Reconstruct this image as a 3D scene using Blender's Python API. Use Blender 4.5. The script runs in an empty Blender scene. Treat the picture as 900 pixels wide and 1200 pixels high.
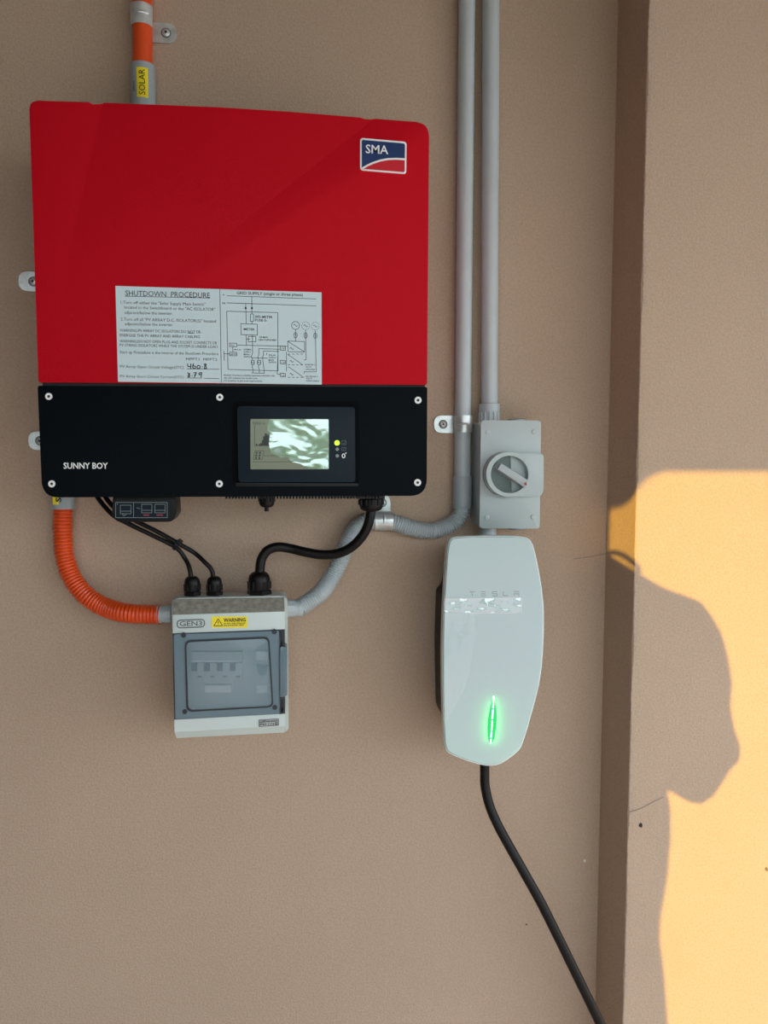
import bpy, bmesh, math, random
from math import sin, cos, pi, radians, sqrt
from mathutils import Vector, Matrix
random.seed(7)
scene = bpy.context.scene
C = scene.collection

# ------------------------------------------------------------------ camera
FPX, DIST, ZC = 920.0, 1.18, 1.5
YAW, PITCH, ROLL = radians(7.5), radians(-4.25), radians(0.1)
FW = Vector((sin(YAW)*cos(PITCH), cos(YAW)*cos(PITCH), sin(PITCH)))
R0 = Vector((cos(YAW), -sin(YAW), 0)); U0 = R0.cross(FW)
RT = R0*cos(ROLL) + U0*sin(ROLL); UP = -R0*sin(ROLL) + U0*cos(ROLL)
EYE = Vector((0, -DIST, ZC))
cd = bpy.data.cameras.new('camera'); cam = bpy.data.objects.new('camera', cd); C.objects.link(cam)
cd.sensor_fit = 'VERTICAL'; cd.sensor_height = 36.0; cd.sensor_width = 27.0
cd.lens = 36.0*FPX/1200.0; cd.clip_start = 0.01
mm = Matrix((( RT.x, UP.x, -FW.x, EYE.x), (RT.y, UP.y, -FW.y, EYE.y), (RT.z, UP.z, -FW.z, EYE.z), (0, 0, 0, 1)))
cam.matrix_world = mm
scene.camera = cam
scene.view_settings.view_transform = 'Standard'
scene.view_settings.look = 'None'
scene.view_settings.gamma = 1.0
scene.view_settings.use_curve_mapping = False
scene.view_settings.exposure = 0.0

# ------------------------------------------------------------------ sky and sun
SUN_AZ, SUN_EL = radians(34), radians(14)            # sun stands to the left, behind the camera, low
S = Vector((-sin(SUN_AZ)*cos(SUN_EL), -cos(SUN_AZ)*cos(SUN_EL), sin(SUN_EL)))   # towards the sun
w = bpy.data.worlds.new('world'); scene.world = w; w.use_nodes = True
nt = w.node_tree; bg = nt.nodes['Background']
tcw = nt.nodes.new('ShaderNodeTexCoord'); sep = nt.nodes.new('ShaderNodeSeparateXYZ'); rmp = nt.nodes.new('ShaderNodeValToRGB')
nt.links.new(tcw.outputs['Generated'], sep.inputs[0]); nt.links.new(sep.outputs['Z'], rmp.inputs[0])
rmp.color_ramp.elements[0].position = 0.0; rmp.color_ramp.elements[0].color = (0.92, 0.97, 1.0, 1)     # hazy horizon
rmp.color_ramp.elements[1].position = 0.75; rmp.color_ramp.elements[1].color = (0.50, 0.64, 0.86, 1)   # evening blue overhead
nt.links.new(rmp.outputs[0], bg.inputs[0]); bg.inputs[1].default_value = 3.65
sl = bpy.data.lights.new('sun', 'SUN'); so = bpy.data.objects.new('sun', sl); C.objects.link(so)
sl.energy = 6.2; sl.color = (1.0, 0.60, 0.07); sl.angle = radians(0.28)
so.rotation_euler = S.to_track_quat('Z', 'Y').to_euler(); so.location = S*6 + Vector((0, 0, 1.5))

# ------------------------------------------------------------------ helpers
def W(px, py, dep=0.0):
    """point of the place that stands dep metres in front of the wall, read off the photograph"""
    v = FW*FPX + RT*(px-450) + UP*(600-py)
    return EYE + v*((DIST-dep)/v.y)

def mat(name, col, rough=0.5, metal=0.0, bump=0.0, bscale=800.0, vary=0.0, vscale=12.0, coat=0.0, spec=0.5, alpha=1.0, emit=None, estr=0.0, ior=None, trans=0.0):
    m = bpy.data.materials.new(name); m.use_nodes = True
    n = m.node_tree.nodes; l = m.node_tree.links; b = n['Principled BSDF']
    b.inputs['Base Color'].default_value = (*col, 1); b.inputs['Roughness'].default_value = rough
    b.inputs['Metallic'].default_value = metal; b.inputs['Coat Weight'].default_value = coat
    b.inputs['Coat Roughness'].default_value = 0.05
    b.inputs['Specular IOR Level'].default_value = spec; b.inputs['Alpha'].default_value = alpha
    b.inputs['Transmission Weight'].default_value = trans
    if ior: b.inputs['IOR'].default_value = ior
    if emit: b.inputs['Emission Color'].default_value = (*emit, 1); b.inputs['Emission Strength'].default_value = estr
    tc = n.new('ShaderNodeTexCoord')
    if bump:
        t = n.new('ShaderNodeTexNoise'); t.inputs['Scale'].default_value = bscale; t.inputs['Detail'].default_value = 2
        l.new(tc.outputs['Object'], t.inputs['Vector'])
        q = n.new('ShaderNodeBump'); q.inputs['Strength'].default_value = bump; q.inputs['Distance'].default_value = 0.001
        l.new(t.outputs['Fac'], q.inputs['Height']); l.new(q.outputs['Normal'], b.inputs['Normal'])
    if vary:
        t = n.new('ShaderNodeTexNoise'); t.inputs['Scale'].default_value = vscale; t.inputs['Detail'].default_value = 5
        l.new(tc.outputs['Object'], t.inputs['Vector'])
        r = n.new('ShaderNodeMapRange'); r.inputs['From Min'].default_value = 0.3; r.inputs['From Max'].default_value = 0.7
        r.inputs['To Min'].default_value = 1-vary; r.inputs['To Max'].default_value = 1+vary
        l.new(t.outputs['Fac'], r.inputs['Value'])
        x = n.new('ShaderNodeVectorMath'); x.operation = 'SCALE'; x.inputs[0].default_value = col
        l.new(r.outputs['Result'], x.inputs['Scale']); l.new(x.outputs[0], b.inputs['Base Color'])
    return m

def stucco(name, col, deep=1.0):
    m = bpy.data.materials.new(name); m.use_nodes = True
    n = m.node_tree.nodes; l = m.node_tree.links; b = n['Principled BSDF']
    b.inputs['Roughness'].default_value = 0.82; b.inputs['Specular IOR Level'].default_value = 0.25
    tc = n.new('ShaderNodeTexCoord')
    f = n.new('ShaderNodeTexNoise'); f.inputs['Scale'].default_value = 330; f.inputs['Detail'].default_value = 3; f.inputs['Roughness'].default_value = 0.6
    g = n.new('ShaderNodeTexNoise'); g.inputs['Scale'].default_value = 70; g.inputs['Detail'].default_value = 4
    h = n.new('ShaderNodeTexNoise'); h.inputs['Scale'].default_value = 2.2; h.inputs['Detail'].default_value = 4
    for t in (f, g, h): l.new(tc.outputs['Object'], t.inputs['Vector'])
    a = n.new('ShaderNodeMath'); a.operation = 'MULTIPLY_ADD'; a.inputs[1].default_value = 0.5
    l.new(g.outputs['Fac'], a.inputs[0]); l.new(f.outputs['Fac'], a.inputs[2])
    q = n.new('ShaderNodeBump'); q.inputs['Strength'].default_value = 1.0*deep; q.inputs['Distance'].default_value = 0.0011
    l.new(a.outputs[0], q.inputs['Height']); l.new(q.outputs['Normal'], b.inputs['Normal'])
    r = n.new('ShaderNodeMapRange'); r.inputs['From Min'].default_value = 0.3; r.inputs['From Max'].default_value = 0.7
    r.inputs['To Min'].default_value = 0.95; r.inputs['To Max'].default_value = 1.05
    l.new(h.outputs['Fac'], r.inputs['Value'])
    r2 = n.new('ShaderNodeMapRange'); r2.inputs['From Min'].default_value = 0.3; r2.inputs['From Max'].default_value = 0.7
    r2.inputs['To Min'].default_value = 0.90; r2.inputs['To Max'].default_value = 1.10
    l.new(f.outputs['Fac'], r2.inputs['Value'])
    p = n.new('ShaderNodeMath'); p.operation = 'MULTIPLY'; l.new(r.outputs[0], p.inputs[0]); l.new(r2.outputs[0], p.inputs[1])
    x = n.new('ShaderNodeVectorMath'); x.operation = 'SCALE'; x.inputs[0].default_value = col
    l.new(p.outputs[0], x.inputs['Scale']); l.new(x.outputs[0], b.inputs['Base Color'])
    return m

M = dict(
    wall=stucco('beige_render', (0.485, 0.365, 0.27)),
    red=mat('red_powder_coat', (0.50, 0.001, 0.010), 0.6, spec=0.12, bump=0.25, bscale=900),
    black=mat('black_powder_coat', (0.002, 0.004, 0.006), 0.5, bump=0.2, bscale=900, spec=0.05),
    blackp=mat('black_plastic', (0.004, 0.004, 0.005), 0.38, spec=0.22),
    rubber=mat('black_rubber', (0.005, 0.0045, 0.0045), 0.42, spec=0.25, bump=0.1, bscale=500),
    slate=mat('slate_plastic', (0.008, 0.017, 0.025), 0.4, spec=0.12),
    white=mat('white_print', (0.85, 0.87, 0.87), 0.5),
    paper=mat('label_film', (0.60, 0.74, 0.78), 0.5, spec=0.4),
    ink=mat('dark_ink', (0.03, 0.035, 0.04), 0.6),
    inkg=mat('grey_ink', (0.12, 0.14, 0.15), 0.6),
    pen=mat('marker_ink', (0.004, 0.004, 0.005), 0.5),
    navy=mat('navy_enamel', (0.005, 0.03, 0.13), 0.35),
    badge_red=mat('badge_red', (0.60, 0.004, 0.02), 0.35),
    zinc=mat('galvanised_steel', (0.62, 0.66, 0.66), 0.33, metal=0.55, bump=0.25, bscale=260, vary=0.18, vscale=90),
    pvc=mat('grey_pvc', (0.46, 0.52, 0.54), 0.38, vary=0.04, vscale=20),
    pvcd=mat('darker_grey_pvc', (0.36, 0.41, 0.43), 0.35),
    orange=mat('orange_conduit', (0.74, 0.075, 0.008), 0.33, vary=0.05),
    yellow=mat('yellow_label', (0.93, 0.78, 0.02), 0.45),
    iso=mat('isolator_grey', (0.42, 0.49, 0.49), 0.28, vary=0.02),
    isod=mat('isolator_knob_grey', (0.34, 0.385, 0.39), 0.22),
    dial=mat('isolator_dial_grey', (0.16, 0.185, 0.195), 0.12, coat=0.4),
    enc=mat('white_polycarbonate', (0.60, 0.70, 0.68), 0.3, vary=0.02),
    encb=mat('grey_polycarbonate', (0.46, 0.50, 0.47), 0.35, vary=0.03),
    dust=mat('dusty_polycarbonate', (0.30, 0.29, 0.245), 0.7, vary=0.3, vscale=140),
    gasket=mat('dark_gasket', (0.012, 0.02, 0.026), 0.4),
    tint=mat('tinted_door', (0.27, 0.40, 0.46), 0.12, alpha=0.36, spec=0.6),
    tintd=mat('tinted_door_edge', (0.16, 0.25, 0.30), 0.14, alpha=0.72, spec=0.6),
    brk=mat('breaker_grey', (0.52, 0.56, 0.56), 0.4),
    brkd=mat('breaker_dark', (0.03, 0.045, 0.06), 0.4),
    brkb=mat('breaker_blue', (0.02, 0.06, 0.13), 0.4),
    chg=mat('charger_white', (0.56, 0.66, 0.67), 0.13, coat=0.5),
    chgr=mat('charger_rim', (0.74, 0.82, 0.82), 0.2),
    chgt=mat('charger_logo_grey', (0.36, 0.42, 0.43), 0.25),
    glow=mat('green_status_light', (0.1, 0.9, 0.3), 0.4, emit=(0.06, 1.0, 0.20), estr=34),
    glow2=mat('green_status_light_core', (0.5, 1, 0.7), 0.4, emit=(0.35, 1.0, 0.55), estr=3),
    lens=mat('green_halo_glow', (0.01, 0.16, 0.05), 0.3, emit=(0.0, 0.72, 0.13), estr=0.85),  # saturated part of the green halo, put into emission
    led=mat('indicator_green', (0.5, 0.9, 0.05), 0.4, emit=(0.45, 0.9, 0.02), estr=1.1),
    leddead=mat('indicator_grey', (0.22, 0.25, 0.25), 0.4),
    darkred=mat('dark_red_print', (0.30, 0.03, 0.04), 0.5),
    concrete=mat('concrete_floor', (0.56, 0.49, 0.44), 0.9, bump=0.5, bscale=60, vary=0.1, vscale=3),
    soffit=mat('soffit_board', (0.30, 0.27, 0.23), 0.8, vary=0.04),
    void=mat('matt_black_recess', (0.002, 0.003, 0.004), 0.7, spec=0.05), dark=mat('dark_blocker_wall', (0.10, 0.085, 0.07), 0.9, vary=0.2), leaf=mat('hedge_leaf', (0.10, 0.20, 0.05), 0.6, vary=0.3, vscale=6),  # dark: unseen walls darkened so less light reaches the pier's side
    skin=mat('skin', (0.55, 0.33, 0.24), 0.55), cloth=mat('dark_cloth', (0.05, 0.05, 0.06), 0.9, vary=0.1),
    chip=mat('dark_speck', (0.02, 0.02, 0.02), 0.8), chipw=mat('pale_chip', (0.8, 0.78, 0.72), 0.8),
    web=mat('spider_web', (0.16, 0.13, 0.10), 0.9),
)
# thin clear film: mostly clear with a glossy skin and creases
def film_mat(name, tint, fac, scale, stren, sz=0.35):
    m = bpy.data.materials.new(name); m.use_nodes = True
    n = m.node_tree.nodes; l = m.node_tree.links; n.remove(n['Principled BSDF']); out = n['Material Output']
    tr = n.new('ShaderNodeBsdfTransparent'); gl = n.new('ShaderNodeBsdfGlossy'); gl.inputs['Roughness'].default_value = 0.16
    gl.inputs['Color'].default_value = (*tint, 1)
    tc = n.new('ShaderNodeTexCoord'); mp = n.new('ShaderNodeMapping'); mp.inputs['Scale'].default_value = (1, 1, sz)
    t = n.new('ShaderNodeTexNoise'); t.inputs['Scale'].default_value = scale; t.inputs['Detail'].default_value = 2; t.inputs['Distortion'].default_value = 0.6
    l.new(tc.outputs['Object'], mp.inputs[0]); l.new(mp.outputs[0], t.inputs['Vector'])
    q = n.new('ShaderNodeBump'); q.inputs['Strength'].default_value = stren; q.inputs['Distance'].default_value = 0.006
    l.new(t.outputs['Fac'], q.inputs['Height']); l.new(q.outputs['Normal'], gl.inputs['Normal'])
    mx = n.new('ShaderNodeMixShader'); mx.inputs[0].default_value = fac
    l.new(tr.outputs[0], mx.inputs[1]); l.new(gl.outputs[0], mx.inputs[2]); l.new(mx.outputs[0], out.inputs['Surface'])
    return m
def cover_mat():
    m = bpy.data.materials.new('translucent_cover'); m.use_nodes = True
    n = m.node_tree.nodes; l = m.node_tree.links; b = n['Principled BSDF']; out = n['Material Output']
    b.inputs['Base Color'].default_value = (0.60, 0.72, 0.74, 1); b.inputs['Roughness'].default_value = 0.14; b.inputs['Specular IOR Level'].default_value = 0.5
    t = n.new('ShaderNodeBsdfTranslucent'); t.inputs['Color'].default_value = (0.25, 1.0, 0.55, 1)
    mx = n.new('ShaderNodeMixShader'); mx.inputs[0].default_value = 0.14
    l.new(b.outputs[0], mx.inputs[1]); l.new(t.outputs[0], mx.inputs[2]); l.new(mx.outputs[0], out.inputs['Surface'])
    return m
M['chg'] = cover_mat()
M['film'] = film_mat('clear_film', (0.95, 1, 1), 0.09, 40, 0.8)
M['tape'] = film_mat('clear_tape', (0.95, 1, 1), 0.24, 70, 0.6)
M['glass'] = film_mat('display_film', (0.80, 1, 0.93), 0.19, 20, 0.6, 1.5)
# display: pale green grey liquid crystal panel, faintly backlit
M['lcd'] = mat('lcd_panel', (0.16, 0.18, 0.12), 0.25, emit=(0.30, 0.36, 0.24), estr=0.08)
M['lcdk'] = mat('lcd_segments', (0.015, 0.02, 0.015), 0.4)

def origin_of(p):
    v = Vector((0, 0, 0))
    while p is not None: v += p.location; p = p.parent
    return v
def obj(name, bm, m, parent=None, smooth=False, loc=None):
    me = bpy.data.meshes.new(name)
    off = origin_of(parent) if parent else Vector(loc or (0, 0, 0))
    for v in bm.verts: v.co -= off
    bmesh.ops.recalc_face_normals(bm, faces=bm.faces[:])
    bm.to_mesh(me); bm.free()
    if smooth:
        for p in me.polygons: p.use_smooth = True
        try: me.set_sharp_from_angle(angle=radians(35))
        except Exception: pass
    me.materials.append(M[m] if isinstance(m, str) else m)
    o = bpy.data.objects.new(name, me); C.objects.link(o)
    if parent: o.parent = parent
    else: o.location = off
    return o
def tag(o, label=None, cat=None, group=None, kind=None):
    if label: o['label'] = label
    if cat: o['category'] = cat
    if group: o['group'] = group
    if kind: o['kind'] = kind
    return o
def thing(name, label, cat, loc, group=None):
    o = bpy.data.objects.new(name, None); C.objects.link(o); o.location = loc; o.empty_display_size = 0.05
    return tag(o, label, cat, group)

def rpoly(pts, rad, seg=5):
    """polygon with rounded corners; rad a number or one per corner"""
    n = len(pts); out = []
    if not hasattr(rad, '__len__'): rad = [rad]*n
    for i in range(n):
        p = Vector(pts[i]); a = Vector(pts[i-1]); b = Vector(pts[(i+1) % n]); r = rad[i]
        if r <= 0: out.append((p.x, p.y)); continue
        r = min(r, (a-p).length*0.49, (b-p).length*0.49)
        p0 = p + (a-p).normalized()*r; p1 = p + (b-p).normalized()*r
        for k in range(seg+1):
            t = k/seg; q = p0*(1-t)**2 + p*2*t*(1-t) + p1*t*t
            q = q*0.75 + (p0*(1-t)+p1*t)*0.0 + q*0.25
            out.append((q.x, q.y))
    return out
def rr(x0, y0, x1, y1, r=0, seg=5): return rpoly([(x0, y0), (x1, y0), (x1, y1), (x0, y1)], r, seg)
def circ(cx, cy, r, n=32, ry=None): return [(cx+r*cos(2*pi*k/n), cy+(ry or r)*sin(2*pi*k/n)) for k in range(n)]

def add_prism(bm, pts, df, db, bevel=0.0, seg=3):
    """outline (photograph coordinates at depth df) extruded straight back to depth db"""
    f = [bm.verts.new(W(x, y, df)) for x, y in pts]
    b = [bm.verts.new((v.co.x, -db, v.co.z)) for v in f]
    n = len(f); ff = bm.faces.new(f); bm.faces.new(b[::-1])
    for i in range(n): bm.faces.new((f[i], b[i], b[(i+1) % n], f[(i+1) % n]))
    if bevel: bmesh.ops.bevel(bm, geom=list(ff.edges), offset=bevel, segments=seg, profile=0.5, affect='EDGES', clamp_overlap=True)
def prism(name, pts, df, db, m, parent=None, bevel=0.0, seg=3, smooth=True, loc=None):
    bm = bmesh.new(); add_prism(bm, pts, df, db, bevel, seg)
    return obj(name, bm, m, parent, smooth, loc)
def ring_prism(name, outer, inner, df, db, m, parent=None):
    """frame between two outlines with the same number of points"""
    bm = bmesh.new(); n = len(outer)
    o = [bm.verts.new(W(x, y, df)) for x, y in outer]; i_ = [bm.verts.new(W(x, y, df)) for x, y in inner]
    ob = [bm.verts.new((v.co.x, -db, v.co.z)) for v in o]; ib = [bm.verts.new((v.co.x, -db, v.co.z)) for v in i_]
    for k in range(n):
        j = (k+1) % n
        bm.faces.new((o[k], o[j], i_[j], i_[k])); bm.faces.new((ob[k], ib[k], ib[j], ob[j]))
        bm.faces.new((o[k], ob[k], ob[j], o[j])); bm.faces.new((i_[k], i_[j], ib[j], ib[k]))
    return obj(name, bm, m, parent, True)
def add_box(bm, x0, x1, y0, y1, z0, z1):
    v = [bm.verts.new((x, y, z)) for x in (x0, x1) for y in (y0, y1) for z in (z0, z1)]
    for q in ((0, 1, 3, 2), (4, 6, 7, 5), (0, 4, 5, 1), (2, 3, 7, 6), (0, 2, 6, 4), (1, 5, 7, 3)): bm.faces.new([v[k] for k in q])
def box(name, x0, x1, y0, y1, z0, z1, m, parent=None, loc=None, bevel=0):
    bm = bmesh.new(); add_box(bm, x0, x1, y0, y1, z0, z1)
    if bevel: bmesh.ops.bevel(bm, geom=bm.edges[:], offset=bevel, segments=2, affect='EDGES')
    return obj(name, bm, m, parent, bool(bevel), loc)
def catmull(P, n=8):
    out = []; Q = [P[0]*2-P[1]] + list(P) + [P[-1]*2-P[-2]]
    for i in range(1, len(Q)-2):
        a, b, c, d = Q[i-1], Q[i], Q[i+1], Q[i+2]
        for k in range(n):
            t = k/n
            out.append(0.5*((b*2) + (c-a)*t + (a*2-b*5+c*4-d)*t*t + (b*3-a-c*3+d)*t**3))
    out.append(P[-1]); return out
def resample(P, step):
    L = [0.0]
    for a, b in zip(P, P[1:]): L.append(L[-1]+(b-a).length)
    n = max(1, round(L[-1]/step)); out = []; j = 0
    for k in range(n+1):
        s = L[-1]*k/n
        while j < len(P)-2 and L[j+1] < s: j += 1
        t = (s-L[j])/max(1e-9, L[j+1]-L[j]); out.append(P[j].lerp(P[j+1], min(1, t)))
    return out
def add_tube(bm, P, rad, seg=16, caps=True):
    """sweep; rad a number or a list"""
    n = len(P); R = rad if hasattr(rad, '__len__') else [rad]*n
    T = [(P[min(i+1, n-1)]-P[max(i-1, 0)]).normalized() for i in range(n)]
    ref = Vector((0, 1, 0)) if abs(T[0].y) < 0.9 else Vector((1, 0, 0))
    A = (ref - T[0]*ref.dot(T[0])).normalized(); rings = []
    for i in range(n):
        A = (A - T[i]*A.dot(T[i])).normalized(); B = T[i].cross(A)
        rings.append([bm.verts.new(P[i] + (A*cos(2*pi*k/seg)+B*sin(2*pi*k/seg))*R[i]) for k in range(seg)])
    for a, b in zip(rings, rings[1:]):
        for k in range(seg): bm.faces.new((a[k], a[(k+1) % seg], b[(k+1) % seg], b[k]))
    if caps: bm.faces.new(rings[0][::-1]); bm.faces.new(rings[-1])
def path(pts, n=8): return catmull([W(*p) for p in pts], n)
def tube(name, P, rad, m, parent=None, seg=18, loc=None):
    bm = bmesh.new(); add_tube(bm, P, rad, seg); return obj(name, bm, m, parent, True, loc)
def corrugated(name, P, r, pitch, m, parent=None, loc=None, low=0.86):
    Q = resample(catmull(P, 5), pitch/4); prof = [r*low, r, r, r*low]
    bm = bmesh.new(); add_tube(bm, Q, [prof[i % 4] for i in range(len(Q))], 22)
    o = obj(name, bm, m, parent, False, loc)
    for p in o.data.polygons: p.use_smooth = True
    return o
def add_lathe(bm, prof, org, axis, seg=24):
    """prof: (radius, height) along axis; seg may be 6 for a hexagon"""
    axis = axis.normalized(); A = axis.orthogonal().normalized(); B = axis.cross(A); rings = []
    for r, h in prof: rings.append([bm.verts.new(org+axis*h+(A*cos(2*pi*k/seg)+B*sin(2*pi*k/seg))*max(r, 1e-5)) for k in range(seg)])
    for a, b in zip(rings, rings[1:]):
        for k in range(seg): bm.faces.new((a[k], a[(k+1) % seg], b[(k+1) % seg], b[k]))
    bm.faces.new(rings[0][::-1]); bm.faces.new(rings[-1])
def lathe(name, prof, org, axis, m, parent=None, seg=24, smooth=True):
    bm = bmesh.new(); add_lathe(bm, prof, org, axis, seg); return obj(name, bm, m, parent, smooth)
def add_line(bm, a, b, wpx, dep, th=0.0002):
    """a printed stroke between two points at depth dep"""
    p, q = W(*a, dep), W(*b, dep); d = (q-p); d.y = 0; d.normalize(); nrm = Vector((-d.z, 0, d.x))*(wpx/2/FPX*(DIST-dep))
    bm.faces.new([bm.verts.new(v) for v in (p+nrm, q+nrm, q-nrm, p-nrm)])
def lines(name, L, wpx, dep, m, parent, kind=None):
    bm = bmesh.new()
    for pl in L:
        for a, b in zip(pl, pl[1:]): add_line(bm, a, b, wpx, dep)
    return obj(name, bm, m, parent)

c_ = bpy.data.curves.new('t', 'FONT'); c_.body = 'H'; o_ = bpy.data.objects.new('t', c_); C.objects.link(o_)
bpy.context.view_layer.update(); me_ = bpy.data.meshes.new_from_object(o_.evaluated_get(bpy.context.evaluated_depsgraph_get()))
CAPH = max(v.co.y for v in me_.vertices); bpy.data.meshes.remove(me_); bpy.data.objects.remove(o_); bpy.data.curves.remove(c_)
# printed lettering: (string, left x, top y, bottom y, right x, bold) measured at the left end of the line
def text(name, items, dep, m, parent, rot=0):
    tmp = []
    for it in items:
        c = bpy.data.curves.new('t', 'FONT'); c.body = it[0]; c.resolution_u = 2
        c.offset = it[5] if len(it) > 5 else 0.0
        if len(it) > 6: c.shear = it[6]
        if len(it) > 7: c.space_character = it[7]
        o = bpy.data.objects.new('t', c); C.objects.link(o); tmp.append((o, it))
    bpy.context.view_layer.update(); dg = bpy.context.evaluated_depsgraph_get()
    V, F = [], []
    for o, it in tmp:
        me = bpy.data.meshes.new_from_object(o.evaluated_get(dg))
        s, x0, y0, y1, x1 = it[:5]
        co = [v.co.copy() for v in me.vertices]
        if co:
            ax, bx = min(v.x for v in co), max(v.x for v in co); ay, by = min(v.y for v in co), max(v.y for v in co)
            ay, by = 0.0, CAPH
            if rot:   # reads upwards: left..right runs bottom..top
                A = W(x0, y1, dep); B = W(x1, y0, dep); base = len(V)
                for v in co:
                    u = (v.x-ax)/(bx-ax); t = (v.y-ay)/(by-ay)
                    V.append((B.x+(A.x-B.x)*t, A.y, A.z+(B.z-A.z)*u))
            else:
                A = W(x0, y1, dep); T = W(x0, y0, dep); B = W(x1, y1+(x1-x0)*0.0, dep); base = len(V)
                for v in co:
                    u = (v.x-ax)/(bx-ax); t = (v.y-ay)/(by-ay)
                    V.append((A.x+(B.x-A.x)*u, A.y, A.z+(T.z-A.z)*t))
            F += [tuple(base+i for i in p.vertices) for p in me.polygons]
        bpy.data.meshes.remove(me); cu = o.data; bpy.data.objects.remove(o); bpy.data.curves.remove(cu)
    off = origin_of(parent)
    me = bpy.data.meshes.new(name); me.from_pydata([tuple(Vector(v)-off) for v in V], [], F); me.materials.append(M[m])
    o = bpy.data.objects.new(name, me); C.objects.link(o); o.parent = parent
    return o

# ------------------------------------------------------------------ setting
XC = W(711, 600, 0).x                      # inner corner of the pier
YP = -0.103                                # face of the pier
ZT = 2.62
ST = 'structure'
tag(box('wall_back', -3.2, XC+0.02, 0, 0.2, 0, ZT, 'wall'), 'beige rendered wall carrying the equipment', kind=ST)
bm = bmesh.new(); prev = None; NZ = 420; wob = [0.0]*6
for k in range(NZ+1):
    z = ZT*k/NZ; wv = 0.0007*sin(z*37)*sin(z*11+1) + random.uniform(-0.00035, 0.00035); b_ = 0.0026+random.uniform(-0.0005, 0.0006)
    pr = [(XC, 0.2), (XC, YP+b_)] + [(XC+b_*(1-cos(a*pi/8))+wv, YP+b_*(1-sin(a*pi/8))+wv*0.4) for a in range(1, 4)] + [(XC+b_+0.004, YP), (3.4, YP), (3.4, 0.2)]
    cur = [bm.verts.new((x, y, z)) for x, y in pr]
    if prev:
        for a in range(len(pr)): q_ = (a+1) % len(pr); bm.faces.new((prev[a], prev[q_], cur[q_], cur[a]))
    else: bm.faces.new(cur)
    prev = cur
bm.faces.new(prev)
tag(obj('wall_right', bm, 'wall'), 'beige rendered pier standing proud of the wall, partly sunlit', kind=ST)
tag(box('floor', -8, 10, -16, 0.2, -0.1, 0, 'concrete'), 'concrete ground', kind=ST)
YO = -2.3                                  # outer face of the unseen blockers behind the camera
def back(p, y=YO): return p + S*((y-p.y)/S.y)
jx = back(W(716.5, 620, 0)).x
hz = back(W(820, 553, -YP)).z
tag(box('wall_blocker_front', -3.2, jx, YO, YO+0.12, 0, ZT, 'dark'), 'unseen dark wall added to keep the sun off the back wall', kind=ST)  # unseen, added so its edge ends the sunlight at the inner corner
tag(box('wall_blocker_left', -3.4, -3.2, YO, 0.2, 0, ZT, 'dark'), 'unseen dark end wall added to cut light from the left', kind=ST)  # unseen, added to block light from the left
tag(box('trim_shadow_beam', jx, 3.4, YO, YO+0.14, hz, ZT, 'wall'), 'unseen beam placed to cast the straight top shadow edge on the pier', kind=ST)  # unseen, height set by the shadow edge it casts
tag(box('ceiling', -3.4, 3.4, YO-0.25, 0.2, ZT, ZT+0.1, 'soffit'), 'soffit boards over the wall', kind=ST)
# unseen corner piece, outline shaped to cast the curved shadow edge
cp = [W(717, 600, 0), W(717, 599, 0), W(727, 598, .03), W(735, 594, .055), W(741, 587, .08), W(745.5, 577, .10), W(750, 570, .103), W(757, 563, .103), W(765, 558, .103), W(776, 554, .103)]
bm = bmesh.new(); f = [bm.verts.new(back(p)) for p in cp]
f = [bm.verts.new((jx-0.01, YO, f[0].co.z))] + f + [bm.verts.new((f[-1].co.x, YO, hz+0.01)), bm.verts.new((jx-0.01, YO, hz+0.01))]
fc = bm.faces.new(f); ex = bmesh.ops.extrude_face_region(bm, geom=[fc])
for v in ex['geom']:
    if isinstance(v, bmesh.types.BMVert): v.co.y += 0.05
tag(obj('trim_shadow_corner', bm, 'wall'), 'unseen rounded piece added to cast the curved shadow edge on the pier', kind=ST)

# ------------------------------------------------------------------ inverter
ID = 0.185
inv = thing('solar_inverter', 'large red and black wall-mounted solar inverter with a small display', 'inverter', W(270, 580, 0))
prism('back_box', rpoly([(50, 128), (488, 152), (488, 572), (62, 572)], 8), 0.165, 0.004, 'black', inv, 0.004)
prism('red_cover', rpoly([(34, 117.5), (104, 119), (108, 122), (118, 122), (122, 119.8), (254, 125.5), (340, 131), (422, 137.2), (427, 139.5), (435, 140), (440, 138.6), (503, 144), (500.5, 451), (45, 448)],
      [10, 0, 1, 1, 0, 0, 0, 0, 1, 1, 0, 15, 2, 2], 6), ID, 0.06, 'red', inv, 0.006, 4)
prism('black_cover', rpoly([(44, 452), (500.8, 453.5), (500, 581), (49.5, 583)], [2, 2, 19, 19], 8), ID-0.002, 0.06, 'black', inv, 0.005, 4)
prism('seam', [(50, 447), (498, 450), (498, 455), (50, 453)], ID-0.004, 0.10, 'blackp', inv)
dB = ID-0.002
for (x, y) in ((57, 464.5), (257.5, 465.5), (490, 469), (60.5, 567), (257, 567), (489.5, 565.5)):
    s = prism('screw', circ(x, y, 4.1, 20), dB+0.0012, dB-0.001, 'white', inv)
    prism('socket', circ(x, y, 1.7, 6), dB+0.0015, dB-0.001, 'pen', s)
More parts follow.
